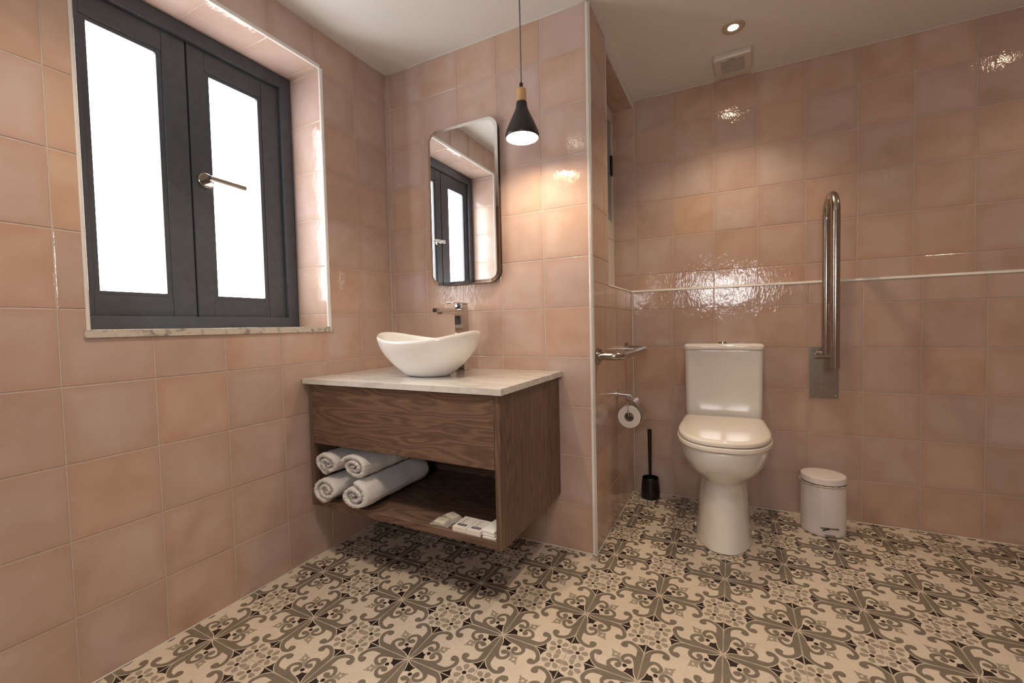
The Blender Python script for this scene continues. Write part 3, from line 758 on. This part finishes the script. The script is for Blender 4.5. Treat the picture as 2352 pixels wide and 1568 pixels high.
# ------------------------------------------------------------------ toilet
def toilet():
    base = low(.2385, 0); root = tag(empty('toilet', (base.x, base.y, 0), TYAW), 'white close-coupled toilet with lowered lid against the half-height wall', 'toilet')
    n = 48
    def ring(z, hw, front, back, pw=2.3, pb=3.5):
        # local: -y is out of the wall
        pts = []; cy = -(back + min(.30, (front - back) * .48)); yf = front + cy; yb = -cy - back
        for k in range(n):
            t = 2 * math.pi * k / n; c, s = math.cos(t), math.sin(t)
            p = pw if s < 0 else pb
            x = hw * abs(c) ** (2 / p) * (1 if c >= 0 else -1); y = (yf if s < 0 else yb) * abs(s) ** (2 / p) * (1 if s >= 0 else -1)
            pts.append((x, cy + y, z))
        return pts
    bm = bmesh.new()
    prof = [(.0005, .112, .545, .03), (.004, .114, .548, .03), (.02, .111, .542, .03), (.08, .105, .530, .03), (.15, .099, .520, .03), (.21, .094, .512, .03), (.245, .091, .509, .03), (.262, .0915, .511, .03), (.274, .097, .522, .03), (.288, .111, .545, .028), (.305, .129, .574, .025), (.325, .145, .602, .02), (.348, .157, .626, .018), (.375, .166, .645, .015), (.405, .172, .657, .012), (.426, .174, .662, .012), (.433, .1735, .6615, .012), (.4365, .170, .658, .012)]
    loft(bm, [ring(*p) for p in prof]); finish(bm, 'bowl', 'toilet', root, True, 60)
    def D(z, hw, front, back, ins=0):
        # D plan: straight back and sides, round front
        pts = []; r0 = .022; h = hw - ins; f = front - ins; b = back + ins
        my = .40
        for k in range(25):
            t = math.pi * k / 24; c = math.cos(t); e = 2 / 2.45; pts.append((h * abs(c) ** e * (1 if c > 0 else -1), -(my + (f - my) * abs(math.sin(t)) ** e), z))
        # taper to a slightly narrower straight back
        hb = h * .955
        pts += [(-hb - 0, -(b + r0), z)] + [(-hb + r0 - r0 * math.cos(a), -(b + r0) + r0 * math.sin(a), z) for a in (math.pi / 6, math.pi / 3, math.pi / 2)]
        pts += [(hb - r0 + r0 * math.sin(a), -(b + r0) + r0 * math.cos(a), z) for a in (0, math.pi / 6, math.pi / 3)] + [(hb, -(b + r0), z)]
        return pts
    bm = bmesh.new(); loft(bm, [D(.4385, .178, .669, .19, .006), D(.4400, .178, .669, .19, .002), D(.4425, .178, .669, .19), D(.4535, .178, .669, .19), D(.4560, .178, .669, .19, .002), D(.4575, .178, .669, .19, .006)]); finish(bm, 'seat', 'seat', root, True, 50)
    bm = bmesh.new(); loft(bm, [D(.4595, .174, .664, .175, .006), D(.4610, .174, .664, .175, .002), D(.4635, .174, .664, .175), D(.4720, .174, .664, .175), D(.4765, .174, .664, .175, .002), D(.4800, .174, .664, .175, .007), D(.4815, .174, .664, .175, .013), D(.4820, .174, .664, .175, .020), D(.4822, .174, .664, .175, .060)]); finish(bm, 'lid', 'seat', root, True, 50)
    def cist(z, hw, d, r=.022, back=.004):
        a = []
        for cx, cy, s0 in ((hw - r, -(d - r), 1.5), (hw - r * .4, -(back + r * .4), 0), (-(hw - r * .4), -(back + r * .4), .5), (-(hw - r), -(d - r), 1.0)):
            rr = r if s0 in (1.5, 1.0) else r * .4
            for k in range(6):
                t = math.pi * (s0 + .5 * k / 5); a.append((cx + rr * math.cos(t), cy + rr * math.sin(t), z))
        return a
    bm = bmesh.new(); loft(bm, [cist(.4375, .156, .150), cist(.47, .161, .157), cist(.50, .163, .160), cist(.52, .1635, .1605), cist(.775, .1665, .1665), cist(.785, .167, .167), cist(.789, .166, .166)]); finish(bm, 'cistern', 'toilet', root, True, 50)
    bm = bmesh.new(); loft(bm, [cist(.7905, .166, .167), cist(.7925, .170, .172), cist(.795, .170, .172), cist(.804, .170, .172), cist(.807, .1698, .1718), cist(.8135, .168, .169), cist(.818, .160, .161), cist(.8185, .14, .14)]); finish(bm, 'cistern_lid', 'toilet', root, True, 50)
    bm = bmesh.new(); lathe(bm, [(0, .827), (.016, .827), (.019, .825), (.0195, .8185), (.024, .8180), (.024, .8172), (0, .8172)], 32, (0, -.085, 0)); finish(bm, 'flush_button', 'chrome', root, True, 40)
    for sx in (-1, 1):
        bm = bmesh.new(); lathe(bm, [(0, .006), (.007, .005), (.0095, .001), (.0095, -.002)], 20)
        bmesh.ops.transform(bm, matrix=Matrix.Translation((sx * .1085, -.40, .045)) @ Matrix.Rotation(sx * math.pi / 2, 4, 'Y'), verts=bm.verts[:]); finish(bm, 'fixing_cap', 'pvc', root, True, 40)
        bm = bmesh.new(); tube(bm, [(sx * .075 - .014, -.172, .463), (sx * .075 + .014, -.172, .463)], .009, 16); finish(bm, 'hinge', 'chrome', root, True, 40)
    bm = bmesh.new(); tube(bm, [(.128, -.06, .44), (.165, -.065, .40), (.178, -.06, .33), (.172, -.035, .27), (.172, -.004, .26)], .0065, 12); tube(bm, [(.172, -.03, .26), (.172, -.001, .26)], .012, 16); finish(bm, 'water_hose', 'steel', root, True, 50)
toilet()

# ------------------------------------------------------------------ toilet brush
def brush():
    bx, by = 1.127, .685
    root = tag(empty('toilet_brush', (bx, by, 0)), 'black plastic toilet brush standing in its cup beside the toilet', 'toilet brush')
    bm = bmesh.new(); lathe(bm, [(0, .0005), (.046, .0005), (.0485, .003), (.0480, .030), (.0450, .075), (.0420, .103), (.0405, .107), (.0385, .104), (.0410, .075), (.0435, .020), (0, .018)], 40); finish(bm, 'cup', 'black_plastic', root, True, 50)
    bm = bmesh.new(); tube(bm, [(0, 0, .03), (0, 0, .085), (-.001, .001, .10), (-.003, .004, .36), (-.003, .004, .3625)], [.006, .006, .0068, .0112, .0098], 20); finish(bm, 'handle', 'black_plastic', root, True, 50)
    bm = bmesh.new(); lathe(bm, [(0, .100), (.012, .099), (.016, .094), (.030, .088), (.030, .084), (0, .084)], 28); finish(bm, 'splash_disc', 'black_plastic', root, True, 50)
    bm = bmesh.new(); rr = random.Random(4)
    for k in range(160):
        a = rr.uniform(0, 6.283); z = rr.uniform(.03, .08); c, s = math.cos(a), math.sin(a); q = .031
        bm.faces.new([bm.verts.new(p) for p in ((.005 * c - .0008 * s, .005 * s + .0008 * c, z), (q * c, q * s, z + rr.uniform(-.006, .006)), (.005 * c + .0008 * s, .005 * s - .0008 * c, z))])
    tag(finish(bm, 'bristles', 'black_plastic', root), kind='stuff')
brush()
# ------------------------------------------------------------------ pedal bin
def pbin():
    root = tag(empty('pedal_bin', (1.868, .622, 0), math.radians(8)), 'small round white pedal bin on the floor under the folded grab rail', 'bin')
    r = .083
    bm = bmesh.new(); lathe(bm, [(0, .0006), (r - .004, .0006), (r - .001, .003), (r - .001, .010), (r, .012), (r, .2135), (r - .003, .2155), (r - .004, .213), (r - .004, .02), (0, .018)], 64); finish(bm, 'body', 'binwhite', root, True, 40)
    bm = bmesh.new(); lathe(bm, [(r - .001, .222), (r + .0005, .223), (r + .0005, .2440), (r - .002, .2480), (r - .008, .2498), (0, .2510), (0, .246), (r - .010, .245), (r - .004, .242)], 64); finish(bm, 'lid', 'binwhite', root, True, 40)
    bm = bmesh.new(); n = 120; rr = random.Random(5); rings = []
    for k in range(n):
        a = 2 * math.pi * k / n; j1, j2, j3 = (rr.uniform(-.0016, .0022) for _ in range(3)); c, s = math.cos(a), math.sin(a)
        rings.append([((r - .0035) * c, (r - .0035) * s, .2165), ((r + .0035 + j1) * c, (r + .0035 + j1) * s, .2195 + j3), ((r + .0025 + j2) * c, (r + .0025 + j2) * s, .2125 + j3 * 1.4), ((r + .001) * c, (r + .001) * s, .2150)])
    rings.append(rings[0]); loft(bm, rings, False, False); finish(bm, 'liner_bag', 'liner', root, True)
    a0 = math.radians(-88)
    bm = bmesh.new(); box(bm, -.033, .033, -r - .0016, -r + .012, .038, .044, .001); finish(bm, 'pedal_guide', 'steel', root, True, 40)
    bm = bmesh.new(); tube(bm, [(-.027, -r - .005, .033), (-.004, -r - .004, .040), (.004, -r + .004, .040)], .0022, 10); finish(bm, 'spring_arm', 'black_plastic', root, True)
    bm = bmesh.new(); loft(bm, [[(-x, y, z), (x, y, z), (x, y, z + .003), (-x, y, z + .003)] for x, y, z in ((.018, -r + .006, .012), (.018, -r - .010, .010), (.016, -r - .024, .005), (.016, -r - .030, .0045))]); finish(bm, 'pedal', 'steel', root)
    bm = bmesh.new(); box(bm, -.02, .02, r - .006, r + .010, .205, .235, .002); finish(bm, 'hinge', 'binwhite', root, True, 40)
pbin()
# ------------------------------------------------------------------ fold-up grab rail
def foldrail():
    base = low(.6565, 0); root = tag(empty('fold_up_grab_rail', (base.x, base.y, 0), TYAW), 'brushed steel fold-up grab rail standing upright on the wall right of the toilet', 'grab rail')
    boxo('wall_plate', (-.0555, .0555, -.004, -.0005, .560, .7935), 'steel_plate', root, .0008)
    for x in (-.045, .045):
        for z in (.572, .783):
            bm = bmesh.new(); lathe(bm, [(0, .0015), (.003, .0012), (.0042, 0)], 14); bmesh.ops.transform(bm, matrix=Matrix.Translation((x, -.004, z)) @ Matrix.Rotation(math.pi / 2, 4, 'X'), verts=bm.verts[:]); finish(bm, 'screw', 'steel', root, True)
    tx = -.0015; o1, o2 = .058, .232; rr = (o2 - o1) / 2; zt = 1.452 - .016 - rr + .012
    bm = bmesh.new(); tube(bm, [(tx - .036, -.034, .765), (tx + .030, -.034, .765)], .0185, 28); finish(bm, 'hinge_barrel', 'steel', root, True, 40)
    bm = bmesh.new(); lathe(bm, [(0, .003), (.007, .003), (.0085, 0)], 18); bmesh.ops.transform(bm, matrix=Matrix.Translation((tx - .036, -.034, .765)) @ Matrix.Rotation(-math.pi / 2, 4, 'Y'), verts=bm.verts[:]); finish(bm, 'hinge_bolt', 'chrome', root, True, 40)
    bm = bmesh.new(); pts = [(tx, -o1, .762), (tx, -o1, zt)]
    pts += [(tx, -(o1 + rr) + rr * math.cos(a), zt + rr * math.sin(a)) for a in [math.pi * k / 20 for k in range(1, 20)]]
    pts += [(tx, -o2, zt), (tx, -o2, .722)]
    tube(bm, pts, .016, 28); finish(bm, 'rail_tube', 'steel', root, True, 50)
    bm = bmesh.new(); tube(bm, [(tx, -o1 - .014, .90), (tx + .001, -o1 - .045, .897), (tx + .001, -o1 - .052, .91), (tx + .001, -o1 - .050, .985), (tx + .001, -o1 - .044, .995)], .0018, 8); finish(bm, 'paper_hook', 'steel', root, True)
foldrail()
# ------------------------------------------------------------------ short grab bar and paper holder on the return wall
def grabbar():
    z = .795; y1, y2 = .052, .572; xo = .095
    root = tag(empty('wall_grab_bar', (XRET, (y1 + y2) / 2, z)), 'short brushed steel grab bar on the return wall above the paper holder', 'grab bar')
    yy = (y2 - y1) / 2
    for s in (-1, 1):
        bm = bmesh.new(); tube(bm, [(.0006, s * yy, 0), (.009, s * yy, 0), (.011, s * yy, 0)], [.034, .034, .031], 36); finish(bm, 'flange', 'steel', root, True, 35)
    r = .035; pts = [(.008, -yy, 0), (xo - r, -yy, 0)]
    pts += [(xo - r + r * math.sin(a), -yy + r - r * math.cos(a), 0) for a in [math.pi / 2 * k / 8 for k in range(1, 9)]]
    pts += [(xo - r + r * math.cos(a), yy - r + r * math.sin(a), 0) for a in [math.pi / 2 * k / 8 for k in range(0, 9)]]
    pts += [(.008, yy, 0)]
    bm = bmesh.new(); tube(bm, pts, .016, 24); finish(bm, 'rail_tube', 'steel', root, True, 50)
grabbar()
def paper():
    y, z = .372, .594
    root = tag(empty('toilet_paper_holder', (XRET, y, z)), 'chrome toilet paper holder with cover flap on the return wall', 'paper holder')
    bm = bmesh.new(); tube(bm, [(.0006, 0, 0), (.007, 0, 0), (.009, 0, 0)], [.023, .023, .020], 32); finish(bm, 'flange', 'chrome', root, True, 35)
    bm = bmesh.new(); tube(bm, [(.006, 0, 0), (.073, 0, -.004)], .0085, 18); finish(bm, 'post', 'chrome', root, True, 40)
    # roll lies with its axis along the wall, on a wire loop hung from the post
    rx, rz, ry0, ry1, rr = .074, -.088, -.085, .012, .050
    bm = bmesh.new(); tube(bm, [(.064, -.012, -.006), (.066, -.050, -.010), (.070, -.096, -.034), (rx, -.098, rz + .02), (rx, -.094, rz + .006), (rx, -.080, rz + .013), (rx, .016, rz + .013)], .0030, 12); finish(bm, 'wire_arm', 'chrome', root, True)
    R2 = rr + .0055; fp = [(.060, -.0105), (.078, -.0125), (.098, -.021)] + [(rx + R2 * math.cos(math.radians(a)), rz + R2 * math.sin(math.radians(a))) for a in range(38, -40, -6)]
    bm = bmesh.new(); rings = []
    for yy in (-.078, .020):
        rings.append([(x, yy, zz) for x, zz in fp] + [(x + .0011, yy, zz + .0008) for x, zz in reversed(fp)])
    loft(bm, rings); finish(bm, 'cover_flap', 'chrome', root, True, 40)
    bm = bmesh.new(); tube(bm, [(.060, -.078, -.0095), (.060, .020, -.0095)], .0045, 14); finish(bm, 'flap_hinge', 'chrome', root, True, 40)
    c = (XRET + rx, y, z + rz)
    roll = tag(empty('toilet_paper_roll', (c[0], c[1] + ry0, c[2])), 'white toilet paper roll hanging on the chrome holder', 'toilet paper')
    L = ry1 - ry0
    bm = bmesh.new(); lathe(bm, [(.0215, 0), (rr - .001, 0), (rr, .001), (rr, L - .001), (rr - .001, L), (.0215, L)], 48, close=True); bmesh.ops.transform(bm, matrix=Matrix.Rotation(-math.pi / 2, 4, 'X'), verts=bm.verts[:]); finish(bm, 'paper', 'paper', roll, True, 40)
    bm = bmesh.new(); lathe(bm, [(.0198, .0005), (.0213, .0005), (.0213, L - .0005), (.0198, L - .0005)], 40, close=True); bmesh.ops.transform(bm, matrix=Matrix.Rotation(-math.pi / 2, 4, 'X'), verts=bm.verts[:]); finish(bm, 'core', 'cardboard', roll, True, 40)
paper()
# ------------------------------------------------------------------ ceiling downlights and fan
def downlight(x, y, label, power, col=WARM):
    root = tag(empty('ceiling_downlight', (x, y, ZC)), label, 'downlight', 'recessed downlights in the ceiling')
    bm = bmesh.new(); lathe(bm, [(.0445, -.0006), (.0450, -.0020), (.0435, -.0045), (.0400, -.0055), (.0230, -.0040), (.0205, -.0030), (.0200, -.0006)], 48); finish(bm, 'bezel', 'bezel', root, True, 40)
    bm = bmesh.new(); lathe(bm, [(0, -.0022), (.0198, -.0022), (.0198, -.0006), (0, -.0006)], 36); finish(bm, 'lens', 'led', root)
    ld = bpy.data.lights.new('spot', 'SPOT'); ld.energy = SPOT_W * power; ld.color = col; ld.spot_size = math.radians(112); ld.spot_blend = .75; ld.shadow_soft_size = .022
    lo = bpy.data.objects.new('spot', ld); COL.objects.link(lo); lo.parent = root; lo.location = (0, 0, -.008)
downlight(1.524, .446, 'round recessed downlight glowing in the ceiling above the toilet', .74, (1.0, .77, .51))
downlight(2.707, .430, 'round recessed downlight to the right, above the alcove beyond the frame', .24, (1.0, .77, .51))
downlight(.560, -1.230, 'round recessed downlight near the window, above the room beyond the frame', 1.10)
downlight(1.55, -1.330, 'round recessed downlight above the middle of the room beyond the frame', .92)
downlight(2.78, -1.500, 'round recessed downlight near the right wall beyond the frame', .18)
def fan():
    root = tag(empty('extractor_fan', (1.5225, .7035, ZC), math.radians(-3)), 'square white extractor fan grille on the ceiling behind the downlight', 'extractor fan')
    bm = bmesh.new(); h = .081
    def rr(z, hh, r): return [(x, y, z) for x, y in rrect(-hh, hh, -hh, hh, r, 6)]
    loft(bm, [rr(-.0006, h, .012), rr(-.020, h, .012), rr(-.025, h - .003, .011), rr(-.027, h - .009, .010)]); finish(bm, 'housing', 'vent', root, True, 40)
    bm = bmesh.new(); box(bm, -.049, .049, -.052, .052, -0.0278, -0.0268); finish(bm, 'grille_recess', 'ventdark', root)
    for k in range(11):
        bm = bmesh.new(); yk = -.0475 + k * .0095; box(bm, -.049, .049, yk - .0021, yk + .0021, -0.0302, -0.0276, .0008, 1); finish(bm, 'slat', 'vent', root)
    bm = bmesh.new(); box(bm, -.011, .011, -.0665, -.0625, -0.0275, -0.0269); finish(bm, 'maker_mark', 'ventdark', root)
fan()

# ------------------------------------------------------------------ pieces that belong to a part of their thing
SUB = {'toilet': {'flush_button': 'cistern_lid', 'hinge': 'lid'}, 'fold_up_grab_rail': {'screw': 'wall_plate', 'hinge_bolt': 'hinge_barrel', 'paper_hook': 'rail_tube'},
       'faucet': {'aerator': 'spout', 'lever': 'handle_block'}, 'shower_cap_box': {'logo_patch': 'carton', 'print': 'carton', 'rule': 'carton'}, 'wrapped_soap': {'print': 'soap_bar'},
       'extractor_fan': {'slat': 'grille_recess'}, 'pedal_bin': {'spring_arm': 'pedal'}, 'toilet_brush': {'bristles': 'handle'}, 'pendant_lamp': {'shade_lining': 'shade'},
       'vessel_basin': {'drain_cap': 'bowl'}, 'vanity_cabinet': {'drawer_floor': 'drawer_front'}, 'toilet_paper_holder': {'flap_hinge': 'cover_flap'}}
def stem(o): return o.name.split('.')[0]
for root in [o for o in COL.objects if o.parent is None and stem(o) in SUB]:
    kids = list(root.children)
    for c in kids:
        want = SUB[stem(root)].get(stem(c))
        if want:
            part = next(k for k in kids if stem(k) == want)
            c.parent = part; c.matrix_parent_inverse = Matrix.Identity(4)
